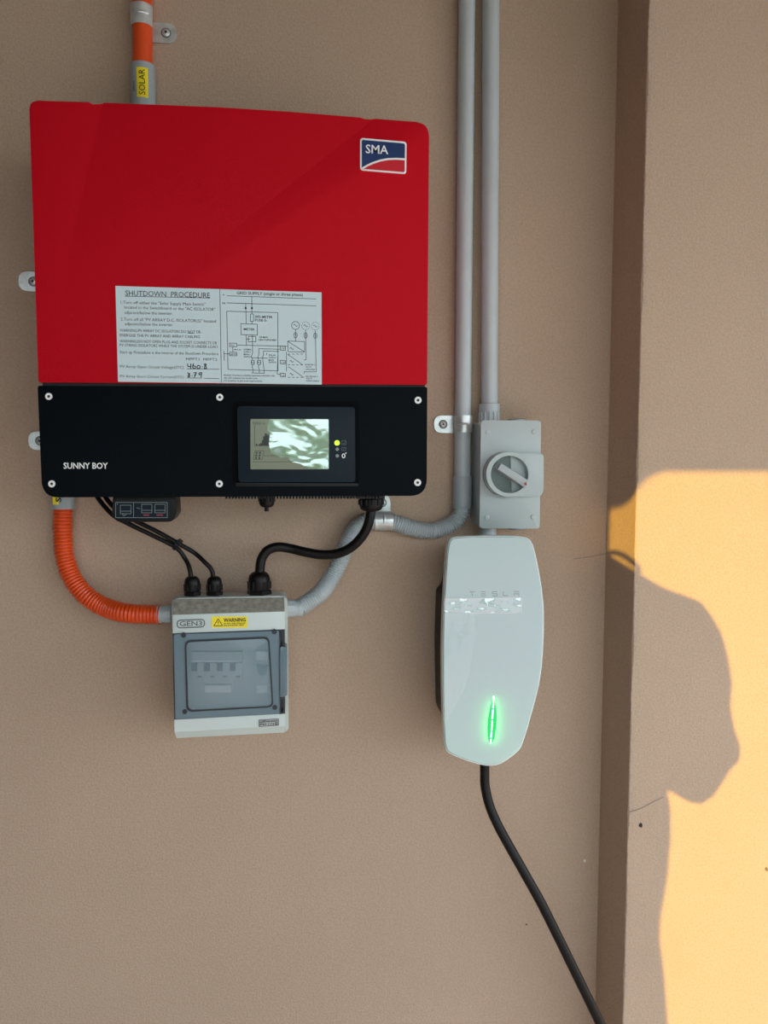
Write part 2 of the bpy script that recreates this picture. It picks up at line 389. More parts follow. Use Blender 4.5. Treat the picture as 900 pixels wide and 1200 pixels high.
# maker's badge
bd = prism('badge', rpoly([(422, 161.5), (476.5, 166.2), (476, 204), (422, 199.5)], 3.6), ID+0.0008, ID-0.002, 'white', inv, 0.0003)
prism('badge_field', rpoly([(424, 163.8), (474.6, 168.2), (474.3, 201.8), (424, 197.6)], 2.4), ID+0.0010, ID, 'navy', bd)
arc = [(424.5, 197.5), (430, 194.2), (437, 191), (446, 188), (455, 186.4), (464, 186), (474.4, 186.6)]
prism('badge_swoosh', [(x, y+0.8) for x, y in arc] + [(474.2, 199), (471.5, 201.5), (430, 198.2)], ID+0.0012, ID, 'badge_red', bd)
lines('badge_arc', [arc], 2.2, ID+0.0014, 'white', bd)
text('badge_letters', [('SMA', 428.5, 169.4, 179.2, 455, 0.012)], ID+0.0014, 'white', bd)
text('name_lettering', [('SUNNY BOY', 74.5, 542.4, 549.2, 126.5, 0.018)], dB+0.0004, 'white', inv)

# shutdown label
LD = ID+0.0006
lb = prism('shutdown_label', [(135.2, 335), (376.8, 342.6), (377, 450.6), (138.3, 447.3)], LD, ID-0.001, 'paper', inv)
def z3(u, v): return (130+u/6.923, 325+v/6.923)
def z4(u, v): return (255+u/6.923, 335+v/6.923)
T3 = [('SHUTDOWN  PROCEDURE', 117, 106, 148, 804, 0.0), ('1.Turn off either the "Solar Supply Main Switch"', 80, 190, 214, 765),
      ('located in the Switchboard or the "AC ISOLATOR"', 110, 230, 254, 846), ('adjacent/below the inverter.', 110, 272, 296, 500),
      ('2.Turn off all "PV ARRAY D.C. ISOLATOR(S)" located', 80, 326, 350, 852), ('adjacent/below the inverter.', 114, 364, 388, 505),
      ('WARNING:PV ARRAY DC ISOLATORS DO NOT DE-', 72, 418, 440, 735), ('ENERGISE THE PV ARRAY AND ARRAY CABLING', 72, 458, 480, 722),
      ('WARNING:DO NOT OPEN PLUG AND SOCKET CONNECTS OR', 72, 506, 528, 860), ('PV STRING ISOLATORS WHILE THE SYSTEM IS UNDER LOAD', 72, 538, 560, 866),
      ('Start up Procedure is the reverse of the Shutdown Procedure', 72, 595, 617, 872), ('MPPT1  MPPT2', 610, 652, 674, 862),
      ('PV Array Open Circuit Voltage(STC)', 75, 712, 734, 590), ('PV Array Short Circuit Current(STC)', 75, 792, 812, 590)]
items = []
for t in T3:
    a = z3(t[1], t[2]); b = z3(t[4], t[3]); hh = (t[3]-t[2])/6.923
    items.append((t[0], a[0], a[1], a[1]+hh, b[0], t[5] if len(t) > 5 else -0.004))
text('printed_text', items, LD+0.0003, 'ink', lb)
L = [[z3(115, 153), z3(806, 168)], [z3(615, 742), z3(878, 746)], [z3(615, 816), z3(740, 817)], [z3(755, 819), z3(878, 821)], [z3(622, 452), z3(675, 453)]]
L += [[z4(18, 22), z4(31, 785)], [z4(75, 80), z4(800, 106)], [z4(75, 138), z4(800, 162)],
      [z4(74, 206), z4(488, 217), z4(490, 690), z4(84, 678), z4(74, 206)], [z4(277, 88), z4(278, 230)], [z4(228, 142), z4(232, 308)],
      [z4(266, 228), z4(292, 229), z4(292, 288), z4(266, 287), z4(266, 228)], [z4(278, 288), z4(279, 308)],
      [z4(188, 307), z4(322, 311), z4(322, 400), z4(190, 396), z4(188, 307)], [z4(232, 398), z4(233, 482)], [z4(282, 400), z4(284, 545)],
      [z4(160, 481), z4(570, 490)], [z4(250, 410), z4(310, 411), z4(310, 455), z4(250, 454), z4(250, 410)], [z4(233, 432), z4(262, 433)],
      [z4(96, 464), z4(156, 466), z4(156, 494), z4(96, 492), z4(96, 464)], [z4(96, 538), z4(156, 540), z4(156, 568), z4(96, 566), z4(96, 538)],
      [z4(123, 494), z4(124, 538)], [z4(50, 550), z4(96, 552)], [z4(52, 528), z4(53, 606)],
      [z4(334, 560), z4(334, 510), z4(505, 514)], [z4(372, 560), z4(372, 528), z4(500, 531)], [z4(398, 560), z4(398, 545)],
      [z4(280, 584), z4(405, 586)], [z4(284, 545), z4(274, 570), z4(284, 604)], [z4(334, 560), z4(326, 580), z4(334, 604)], [z4(372, 560), z4(364, 580), z4(374, 660)],
      [z4(272, 604), z4(298, 604), z4(298, 636), z4(272, 636), z4(272, 604)], [z4(322, 604), z4(350, 605), z4(350, 637), z4(322, 636), z4(322, 604)],
      [z4(285, 636), z4(279, 658), z4(287, 676), z4(287, 706)], [z4(335, 638), z4(330, 660), z4(338, 676), z4(338, 706)], [z4(374, 660), z4(378, 706)],
      [z4(275, 706), z4(385, 709)],
      [z4(508, 490), z4(550, 492), z4(550, 524), z4(508, 522), z4(508, 490)], [z4(508, 604), z4(550, 606), z4(550, 634), z4(508, 632), z4(508, 604)],
      [z4(508, 708), z4(550, 710), z4(550, 738), z4(508, 736), z4(508, 708)], [z4(484, 716), z4(508, 718)], [z4(490, 535), z4(484, 716)],
      [z4(570, 448), z4(705, 452), z4(705, 536), z4(570, 534), z4(570, 448)], [z4(570, 450), z4(705, 536)],
      [z4(558, 534), z4(558, 694)], [z4(632, 354), z4(632, 448)], [z4(714, 356), z4(718, 600), z4(700, 600)], [z4(793, 358), z4(800, 698), z4(702, 696), z4(702, 712)],
      [z4(568, 556), z4(690, 640)], [z4(572, 655), z4(700, 744)]]
for x in range(570, 700, 34):
    L += [[z4(x, 553), z4(x+20, 554)], [z4(x, 640), z4(x+20, 641)], [z4(x, 742), z4(x+20, 743)]]
for cx, cy in ((632, 400), (714, 402), (793, 404)):
    L.append([z4(cx+14*cos(a*pi/6), cy+22*sin(a*pi/6)) for a in range(13)]); L.append([z4(cx-6, cy-8), z4(cx+6, cy), z4(cx-4, cy+8)])
for i, (cx, cy) in enumerate(((632, 321), (714, 324), (793, 326))):
    pts = [z4(cx+32*cos(a*pi/12), cy+32*sin(a*pi/12)) for a in range(25)]
    if i == 0: L.append(pts)
    else: L += [[pts[a], pts[a+1]] for a in range(0, 24, 2)]
    L.append([z4(cx-16+32*k/8, cy-9*sin(2*pi*k/8)) for k in range(9)])
for cx, cy in ((600, 508), (600, 612), (600, 716)): L.append([z4(cx-14+28*k/8, cy-9*sin(2*pi*k/8)) for k in range(9)])
lines('wiring_diagram', L, 0.55, LD+0.0003, 'ink', lb)
bm = bmesh.new()
for c in ((228, 180), (278, 181)): add_prism(bm, [z4(c[0]-7, c[1]-8), z4(c[0]+7, c[1]-8), z4(c[0]+7, c[1]+8), z4(c[0]-7, c[1]+8)], LD+0.0003, LD)
obj('diagram_node', bm, 'ink', lb)
T4 = [('GRID SUPPLY (single or three phase)', 155, 46, 68, 692, .012), ('A', 40, 64, 78, 56, .01), ('N', 40, 132, 148, 60, .01), ('SPD-METER', 304, 241, 260, 446, .012), ('FUSE-S-', 304, 268, 287, 402, .012),
      ('METER', 212, 343, 360, 300, .012), ('CB-MAIN', 338, 410, 422, 410, .012, .3), ('CAN IF APPLICABLE', 330, 430, 444, 478, .012, .3), ('R.C.', 106, 474, 484, 140, .01), ('M.E.N', 136, 512, 522, 188, .01),
      ('EARTH', 102, 548, 560, 152, .01), ('NORMAL', 212, 510, 522, 276, .012), ('SUPPLY', 212, 530, 542, 270, .012), ('MAIN', 212, 550, 562, 258, .012), ('SWITCH', 212, 570, 582, 274, .012),
      ('SOLAR', 414, 556, 568, 470, .012), ('SUPPLY', 414, 576, 588, 474, .012), ('MAIN', 414, 596, 608, 456, .012), ('SWITCH', 414, 614, 626, 474, .012),
      ('Number of poles in switching apparatus indicative only.', 50, 717, 729, 466, .012), ('ALL DC isolators are double pole.', 50, 740, 752, 326, .012), ('AC breakers as per local requirements.', 50, 762, 774, 364, .012),
      ('INVERTER 2', 706, 634, 644, 790, .012, .3), ('SLD IF', 714, 652, 662, 762, .012, .3), ('APPLICABLE', 712, 672, 683, 792, .012, .3), ('INVERTER 3', 714, 730, 740, 814, .012, .3), ('SLD IF', 718, 746, 757, 768, .012, .3), ('APPLICABLE', 714, 765, 776, 826, .012, .3),
      ('C.B', 516, 502, 514, 544, .01), ('C.B', 516, 614, 626, 544, .01), ('C.B', 516, 718, 730, 544, .01), ('MCB', 275, 614, 626, 296, .01), ('MCB', 325, 614, 626, 347, .01)]
items = []
for t in T4:
    a = z4(t[1], t[2]); b = z4(t[4], t[3]); items.append((t[0], a[0], a[1], a[1]+(t[3]-t[2])/6.923, b[0]) + tuple(t[5:]))
text('diagram_text', items, LD+0.0003, 'ink', lb)['kind'] = 'stuff'
# handwriting
H = [[(622, 700), (624, 724), (648, 724)], [(648, 700), (646, 742)], [(672, 698), (662, 722), (668, 740), (684, 738), (688, 722), (668, 718)],
     [(706, 714), (697, 728), (706, 741), (722, 736), (724, 720), (706, 714)], [(740, 724), (744, 728)],
     [(768, 700), (756, 706), (770, 720), (776, 738), (760, 742), (758, 726), (774, 708), (768, 700)],
     [(620, 772), (640, 792), (636, 810), (624, 806), (640, 776)], [(656, 796), (660, 800)], [(668, 776), (694, 772), (676, 812)], [(674, 792), (692, 792)],
     [(734, 772), (716, 776), (714, 792), (734, 786), (736, 770), (732, 812)]]
lines('handwritten_figures', [[z3(*p) for p in s] for s in H], 0.95, LD+0.0005, 'pen', lb)

# display
prism('display_recess', rr(272, 470.5, 421, 570, 7), dB+0.0006, dB-0.002, 'void', inv)
bz = prism('display_bezel', rpoly([(278, 476), (416, 477), (416.5, 565), (279.5, 565)], 3.5), dB+0.0035, dB-0.001, 'slate', inv, 0.0012)
DD = dB+0.0037
scn = prism('screen', rr(293.5, 491, 385.5, 550, 1.5), DD+0.0003, DD-0.001, 'lcd', bz)
def z6(u, v): return (260+u/5.294, 460+v/5.294)
bm = bmesh.new()
for x0, x1, y0 in ((228, 240, 320), (238, 250, 314), (248, 258, 296), (256, 268, 272), (266, 278, 254), (276, 292, 262), (290, 296, 300)):
    add_prism(bm, [z6(x0, y0), z6(x1, y0), z6(x1, 330), z6(x0, 330)], DD+0.0005, DD+0.0003)
add_prism(bm, [z6(210, 318), z6(220, 318), z6(220, 330), z6(210, 330)], DD+0.0005, DD+0.0003)
for i in range(2):
    for j in range(3): add_prism(bm, [z6(204+i*20+8-j*2, 368+j*16), z6(214+i*20+8-j*2, 368+j*16), z6(212+i*20+8-j*2, 380+j*16), z6(202+i*20+8-j*2, 380+j*16)], DD+0.0005, DD+0.0003)
obj('screen_graph', bm, 'lcdk', scn)
lines('screen_lines', [[z6(203, 205), z6(204, 330), z6(300, 330)], [z6(205, 362), z6(262, 362), z6(250, 415), z6(195, 415), z6(205, 362)], [z6(262, 392), z6(420, 392)], [z6(190, 430), z6(650, 430)],
      [z6(430, 290), z6(485, 290), z6(480, 318), z6(432, 318), z6(430, 290)], [z6(200, 205), z6(208, 205)]], 0.5, DD+0.0005, 'lcdk', scn)
text('screen_figures', [('5252', *z6(192, 182), z6(0, 197)[1], z6(243, 0)[0], .01), ('W', z6(250, 0)[0], z6(0, 187)[1], z6(0, 197)[1], z6(268, 0)[0], .01), ('39', z6(500, 0)[0], z6(0, 290)[1], z6(0, 318)[1], z6(535, 0)[0], .01)], DD+0.0005, 'lcdk', scn)['kind'] = 'stuff'
# clear film left on the display
tag(prism('screen_film', rpoly([z6(*p_) for p_ in ((297, 166), (661, 166), (661, 474), (540, 470), (480, 440), (425, 430), (415, 400), (370, 402), (305, 378), (290, 310), (300, 262), (280, 228), (286, 190))], 1.2, 3), DD+0.0014, DD+0.0009, 'glass', bz, smooth=False), 'glossy clear film over the display')
prism('indicator_light', circ(395, 519, 3.1, 18), DD+0.0006, DD-0.001, 'led', bz)['label'] = 'lit yellow-green indicator light'
for y in (526.5, 534.2): prism('indicator_light', circ(395.3, y, 2.0, 14), DD+0.0004, DD-0.001, 'leddead', bz)
lines('indicator_icon', [[(400.5, 516.2), (405.5, 516.2), (405.5, 521.2), (400.5, 521.2), (400.5, 516.2)], [(401.5, 519), (402.8, 520.3), (404.6, 517.2)],
      [(400.5, 524.5), (405.5, 524.5), (405.5, 528.2), (400.5, 528.2), (400.5, 524.5)], [(404, 525.5), (402, 527)]], 0.5, DD+0.0004, 'inkg', bz)
lines('fault_icon', [[(402.6+1.7*cos(a*pi/4), 534.2+2.4*sin(a*pi/4)) for a in range(9)], [(404.6, 531.5), (406, 530.6)]], 1.1, DD+0.0004, 'white', bz)
prism('display_lip', rpoly([(276, 566), (420, 566.5), (420, 570), (276, 570)], 1), dB+0.0028, dB-0.001, 'blackp', inv, 0.0008)
# vent ribs under the cover
bm = bmesh.new(); x = 264
while x < 446: add_prism(bm, rr(x, 579, x+2.4, 584.6, 1.1, 3), dB-0.006, dB-0.02); x += 3.75
x = 262
tag(obj('vent_ribs', bm, 'blackp', inv), kind='stuff')
# glands under the inverter
def gland(name, cx, ytop, ybot, wpx, dep, parent, up=True, m='rubber', label=None):
    """cable gland on a vertical axis; the dome points up or down"""
    t = W(cx, ytop, dep); b = W(cx, ybot, dep); r = wpx/2/FPX*(DIST-dep); h = t.z-b.z
    org = Vector((b.x, -dep, b.z)) if up else Vector((t.x, -dep, t.z)); ax = Vector((0, 0, 1 if up else -1))
    bm = bmesh.new()
    add_lathe(bm, [(r*1.08, 0), (r*1.08, h*0.28), (r*1.0, h*0.31)], org, ax, 6)
    prof = [(r*0.8, h*0.24), (r*0.93, h*0.33), (r*0.93, h*0.74), (r*0.84, h*0.88), (r*0.66, h*0.96), (r*0.5, h)]
    add_lathe(bm, prof, org, ax, 24)
    for k in range(12):
        a = 2*pi*k/12; c = org + Vector((cos(a)*r*0.95, sin(a)*r*0.95, 0))
        add_tube(bm, [c+ax*h*0.34, c+ax*h*0.64], r*0.09, 5)
    o = obj(name, bm, m, parent, True)
    if label: o['label'] = label
    return o
gland('cable_gland', 435, 578, 599, 30, 0.10, inv, False)
g = gland('cable_gland', 312.5, 576, 594.5, 19, 0.10, inv, False)
o = W(312.5, 594, 0.10); lathe('blanking_plug', [(0.003, 0), (0.003, 0.006)], Vector((o.x, -0.10, o.z)), Vector((0, 0, -1)), 'rubber', g)
# rotary dc switch handle hanging under the inverter
sw = prism('switch_handle', rpoly([(132.5, 570), (205, 570), (207, 603), (201, 611.5), (137, 612), (130.8, 604)], [0, 0, 4, 3, 4, 3], 4), 0.165, 0.12, 'blackp', inv, 0.003)
SD = 0.1655
prism('handle_label', rr(134.4, 587.6, 197.2, 607.8, 1), SD, SD-0.001, 'slate', sw)
lines('handle_pictogram', [[(135.5, 588.8), (196, 588.8), (196, 606.6), (135.5, 606.6), (135.5, 588.8)], [(156.5, 588.8), (156.5, 606.6)],
      [(141, 592), (153.5, 592), (153.5, 602), (141, 602), (141, 592)], [(141, 599), (153, 599)], [(143, 602), (145, 604.5), (148, 603)],
      [(166, 591), (178, 591), (178, 601), (166, 601), (166, 591)], [(166, 598), (178, 598)], [(181.5, 591), (193.5, 591), (193.5, 601), (181.5, 601), (181.5, 591)], [(181.5, 598), (193.5, 598)],
      [(137.5, 591.5), (137.5, 589.8)], [(160, 595), (164, 596)]], 0.55, SD+0.0003, 'leddead', sw)
lines('handle_arrows', [[(168, 603.6), (175, 603.6)], [(183.5, 603.6), (191, 603.6)]], 1.3, SD+0.0003, 'darkred', sw)

# ------------------------------------------------------------------ enclosure
en = thing('breaker_enclosure', 'white breaker box with a smoked hinged door below the inverter', 'breaker box', W(270, 860, 0))
prism('back_box', rpoly([(200, 701), (337, 698), (338.5, 858), (206, 864.5)], [9, 9, 6, 6], 6), 0.088, 0.050, 'encb', en, 0.003)
prism('rear_shell', rpoly([(207, 709), (329, 706), (331, 850), (212, 856)], 6), 0.051, 0.002, 'encb', en)
# cover: sloping dusty top, upper band, lower band, sides
def quad_mesh(pts, faces):
    bm = bmesh.new(); v = [bm.verts.new(p) for p in pts]
    for f_ in faces: bm.faces.new([v[k] for k in f_])
    return bm
a0, a1 = W(203, 703, 0.091), W(333, 700.5, 0.091); b0, b1 = W(202.3, 720.5, 0.108), W(333.5, 716.5, 0.108)
c0, c1 = Vector((a0.x, -0.086, a0.z-0.02)), Vector((a1.x, -0.086, a1.z-0.02)); d0, d1 = Vector((b0.x, -0.086, b0.z)), Vector((b1.x, -0.086, b1.z))
bm = quad_mesh([a0, a1, b1, b0, Vector((a0.x, -0.08, a0.z)), Vector((a1.x, -0.08, a1.z)), d1, d0], [(0, 1, 2, 3), (4, 5, 1, 0), (0, 3, 7, 4), (1, 5, 6, 2), (2, 6, 7, 3), (4, 7, 6, 5)])
obj('cover_top', bm, 'dust', en)['label'] = 'dusty sloping top edge of the cover'
up_ = prism('cover', [(202.3, 720.5), (333.5, 716.5), (333.8, 737.5), (202.3, 742.5)], 0.108, 0.086, 'enc', en, 0.0006)
bm = bmesh.new()
add_prism(bm, [(204.3, 843.5), (334.2, 836.5), (334.4, 850.5), (204.6, 858)], 0.108, 0.086)
v = [W(204.6, 858, .108), W(334.4, 850.5, .108), W(333, 858.5, .098), W(207, 865, .098)]
vb = [Vector((p.x, -0.086, p.z)) for p in v]
q = [bm.verts.new(p) for p in v+vb]
for f_ in ((0, 1, 2, 3), (0, 3, 7, 4), (3, 2, 6, 7), (1, 5, 6, 2), (4, 5, 1, 0), (4, 7, 6, 5)): bm.faces.new([q[k] for k in f_])
obj('lower_cover', bm, 'enc', en)
ring_prism('door_gasket', rpoly([(202.2, 741.5), (333.8, 737), (334.2, 837.5), (204.2, 844.5)], 1.5), rpoly([(204.5, 744), (331, 740), (331.5, 835), (206, 841.5)], 1.5), 0.1075, 0.086, 'gasket', en)
prism('inner_panel', [(203, 742), (333, 738), (333.5, 837), (205, 843)], 0.0885, 0.0865, 'brk', en)
# breakers behind the door
BD = 0.096
bk = prism('circuit_breaker', rr(224, 764, 284, 801, 1), BD, 0.0885, 'brk', en)
bm = bmesh.new(); add_prism(bm, rr(224.5, 774.2, 283, 776, 0), BD+0.0006, BD); obj('breaker_ridge', bm, 'white', bk)
prism('breaker_shade_strip', rr(224.5, 776.2, 283.5, 786.5, 0), BD+0.0004, BD, 'brkd', bk)
for i in range(4):
    x = 226.5+i*15
    prism('breaker_toggle', rr(x+4.6, 776.5, x+12.6, 786.5, 1), BD+0.004, BD, 'brk', bk)
    prism('breaker_mark', rr(x+4.5, 792, x+9.5, 794, 0), BD+0.0004, BD, 'brkd', bk)
prism('breaker_label', rr(240, 803, 271, 811.5, 0), BD, 0.0885, 'white', en)
bk2 = prism('main_switch', rr(299, 763, 315, 812, 1), BD, 0.0885, 'brk', en)
prism('breaker_label', rr(300.5, 763.5, 313.5, 773.5, 0), BD+0.0004, BD, 'white', bk2)
prism('breaker_toggle', rpoly([(300.5, 780), (314.5, 779), (311, 791.5), (304, 791.5)], 1), BD+0.0055, BD, 'brkb', bk2)
prism('breaker_label', rr(301, 803.5, 313, 812, 0), BD+0.0004, BD, 'white', bk2)
# door
dr = ring_prism('door', rpoly([(203.4, 743.5), (327, 739.2), (327.5, 836.8), (205.6, 842.8)], 2, 5), rpoly([(217, 752), (314, 748), (319.5, 828), (219.5, 833)], 7, 5), 0.1105, 0.1065, 'tintd', en)
ring_prism('door_window_seam', rpoly([(216.2, 750.5), (315.5, 746), (320.7, 829), (218.6, 834.5)], 7.5, 6), rpoly([(218.2, 752.6), (313.8, 748.3), (318.8, 827.3), (220.6, 832.3)], 6.5, 6), 0.112, 0.1095, 'gasket', dr)
prism('door_window', rpoly([(218.2, 752.6), (313.8, 748.3), (318.8, 827.3), (220.6, 832.3)], 6.5, 6), 0.1135, 0.1105, 'tint', dr, 0.001)
for (x, y) in ((215, 744.5), (321.5, 740.5), (216.5, 834), (322, 829)): prism('door_dimple', circ(x, y, 3, 14), 0.1112, 0.109, 'gasket', dr)
lt = prism('door_latch', rpoly([(328, 757.5), (336.6, 758.5), (336.8, 815.5), (328.3, 817.5)], 2, 4), 0.1125, 0.088, 'tintd', en, 0.001)
lt['label'] = 'smoked latch strip at the right of the door'
prism('latch_gap', rpoly([(327.3, 741), (329, 741), (329.6, 837), (327.8, 837)], 0.5), 0.1085, 0.089, 'gasket', en)
# lettering
ED = 0.1083
lg = lines('maker_logo', [[(x, y) for x, y in rpoly([(207.5, 727), (239.5, 725.7), (239.8, 734.6), (207.7, 736)], 4.4, 6)] + [rpoly([(207.5, 727), (239.5, 725.7), (239.8, 734.6), (207.7, 736)], 4.4, 6)[0]]], 1.3, ED+0.0003, 'inkg', en)
text('logo_letters', [('GEN3', 210.6, 728.2, 733.8, 237, 0.012, 0, 1.0)], ED+0.0003, 'inkg', lg)
ws = prism('warning_sticker', rr(248.2, 722.4, 290.2, 735.6, 1), ED, 0.1075, 'yellow', en)
lines('warning_triangle', [[(250.6, 733.6), (255.6, 725.2), (260.8, 733.3), (250.6, 733.6)], [(255.7, 727.8), (255.7, 731)], [(255.7, 731.8), (255.7, 732.5)]], 0.8, ED+0.0003, 'pen', ws)
text('warning_text', [('WARNING', 262, 724.8, 728.8, 288, 0.03), ('DO NOT OPEN WHILE LIVE', 262.3, 730.2, 731.5, 287.5, 0.03), ('ISOLATE SUPPLY FIRST', 262.3, 732.4, 733.7, 286, 0.03)], ED+0.0003, 'pen', ws)
rs = prism('rating_sticker', [(303.2, 843.5), (326.6, 842), (326.8, 850), (303.4, 852)], ED+0.0002, 0.107, 'encb', en)
lines('sticker_border', [[(303.4, 843.8), (326.4, 842.3), (326.6, 849.8), (303.6, 851.6), (303.4, 843.8)], [(303.5, 846.6), (326.4, 845.0)]], 0.6, ED+0.0004, 'pen', rs)
text('sticker_text', [('COMPLIES AS/NZS', 304.4, 844.4, 846.0, 325.5, 0.02), ('IP65', 304.4, 847.8, 850.2, 312.5, 0.02), ('C C E', 314, 847.4, 850.2, 321, 0.03), ('O', 322, 846.6, 849.6, 325.6, 0.06)], ED+0.0005, 'pen', rs)
# glands on the enclosure
gland('cable_gland', 225.5, 675.5, 700, 19, 0.068, en); gland('cable_gland', 251.5, 675.5, 700, 18.5, 0.068, en)
gland('cable_gland', 304, 670, 700, 27, 0.068, en)
# side adaptors
def adaptor(name, x0, x1, y, hpx, dep, parent, m='pvc'):
    p, q = W(x0, y, dep), W(x1, y, dep); r = hpx/2/FPX*(DIST-dep); L_ = (q.x-p.x); ax = Vector((1, 0, 0))
    bm = bmesh.new(); o_ = Vector((p.x, -dep, p.z))
    add_lathe(bm, [(r, 0), (r, L_*0.3), (r*0.93, L_*0.32), (r*0.93, L_*0.6)], o_, ax, 24)
    add_lathe(bm, [(r*1.06, L_*0.55), (r*1.06, L_)], o_, ax, 10)
    return obj(name, bm, m, parent, True)
adaptor('conduit_adaptor', 184.5, 201, 720, 20, 0.06, en)
adaptor('conduit_adaptor', 355.5, 337, 712.5, 20, 0.06, en)

# ------------------------------------------------------------------ conduits
def straight(name, a, b, r, m, label, cat, group=None):
    p, q = W(*a), W(*b); o_ = tube(name, [p, q], r, m, None, 28, loc=q)
    return tag(o_, label, cat, group)
PR = 0.0125
straight('orange_conduit', (166.5, -70, 0.016), (167.5, 200, 0.016), 0.0135, 'orange', 'straight orange conduit entering above the inverter', 'conduit')
straight('orange_conduit', (68, 300, 0.014), (73.5, 588, 0.014), 0.0132, 'orange', 'orange conduit hidden behind the left side of the inverter', 'conduit')
cpl = thing('conduit_coupling', 'grey coupling with yellow SOLAR label above the inverter', 'coupling', W(168, 120, 0.017))
p, q = W(167.3, 77.5, 0.017), W(168.3, 135, 0.017); tube('sleeve', [p, q], 0.0165, 'pvcd', cpl, 32)
# label wraps a little round the sleeve
def wrap_label(name, cx, y0, y1, wpx, dep, r, m, parent):
    bm = bmesh.new(); c0 = W(cx, y0, dep+r); c1 = W(cx, y1, dep+r); c0.x = c1.x = W(cx, y0, dep).x; half = wpx/2/FPX*(DIST-dep-r)/r; n = 8; g0 = []
    ang0 = 0.12
    for c in (c0, c1): g0.append([bm.verts.new((c.x+r*sin(ang0+half*(2*k/n-1)), -dep-r*cos(ang0+half*(2*k/n-1)), c.z)) for k in range(n+1)])
    for k in range(n): bm.faces.new((g0[0][k], g0[0][k+1], g0[1][k+1], g0[1][k]))
    return obj(name, bm, m, parent)
yl = wrap_label('warning_label', 167, 78.5, 113.5, 12.5, 0.017, 0.0168, 'yellow', cpl)
text('label_text', [('SOLAR', 163, 81, 110.5, 169.6, 0.0)], 0.0345, 'pen', yl, rot=1)
text('coupling_print', [('25mm', 155.6, 95, 107, 157.4, 0.02)], 0.0315, 'ink', cpl, rot=1)
cp2 = thing('conduit_coupling', 'grey coupling with torn yellow label under the inverter left corner', 'coupling', W(74, 596, 0.016))
tube('sleeve', [W(73.3, 560, 0.016), W(74, 596, 0.016)], 0.0162, 'pvcd', cp2, 32)
yl = wrap_label('warning_label', 68.5, 571, 591.3, 9.5, 0.016, 0.0165, 'yellow', cp2)
text('label_text', [('S', 65.5, 583, 588.5, 71.5, 0.02)], 0.0335, 'pen', yl, rot=1)
P = path([(73.8, 594, .016), (73.8, 628, .018), (76.5, 655, .021), (86, 680, .026), (102, 699, .032), (124, 712, .039), (150, 718.6, .054), (188, 720.3, .06)])
tag(corrugated('corrugated_conduit', P, 0.0138, 0.0049, 'orange', loc=W(74, 720, 0.02)), 'orange corrugated conduit curving from inverter to the breaker box', 'conduit')
straight('grey_conduit', (547.8, -70, 0.0135), (541.6, 562, 0.0135), PR-0.0003, 'pvc', 'left grey conduit running full height down beside the inverter', 'conduit')
straight('grey_conduit', (575.5, -70, 0.02), (573.5, 478, 0.02), PR, 'pvc', 'right grey conduit dropping into the switch box', 'conduit')
cp3 = thing('conduit_coupling', 'darker grey coupling joining left conduit to its flexible bend', 'coupling', W(541.6, 595, 0.0145))
tube('sleeve', [W(541.8, 557.5, 0.0145), W(541.4, 594.5, 0.0145)], 0.0142, 'pvcd', cp3, 32)
text('coupling_print', [('25mm', 547.6, 569, 581, 549.8, 0.03)], 0.0265, 'ink', cp3, rot=1)
P = path([(541.4, 592, .0145), (539.5, 603, .0145), (530, 613.5, .0145), (514, 620.5, .0145), (496, 621.7, .0145), (478, 617.5, .0145), (462, 612.5, .0145), (449, 610.5, .0145), (436, 609.5, .016),
          (425, 613.5, .018), (414, 624.5, .021), (405.5, 641, .025), (397, 661, .03), (386, 681, .036), (373, 697, .05), (352, 711.5, .06)])
tag(corrugated('corrugated_conduit', P, 0.0132, 0.0036, 'pvc', low=0.80, loc=W(541, 594, 0.0145)), 'grey corrugated conduit bending behind the thick cable', 'conduit')

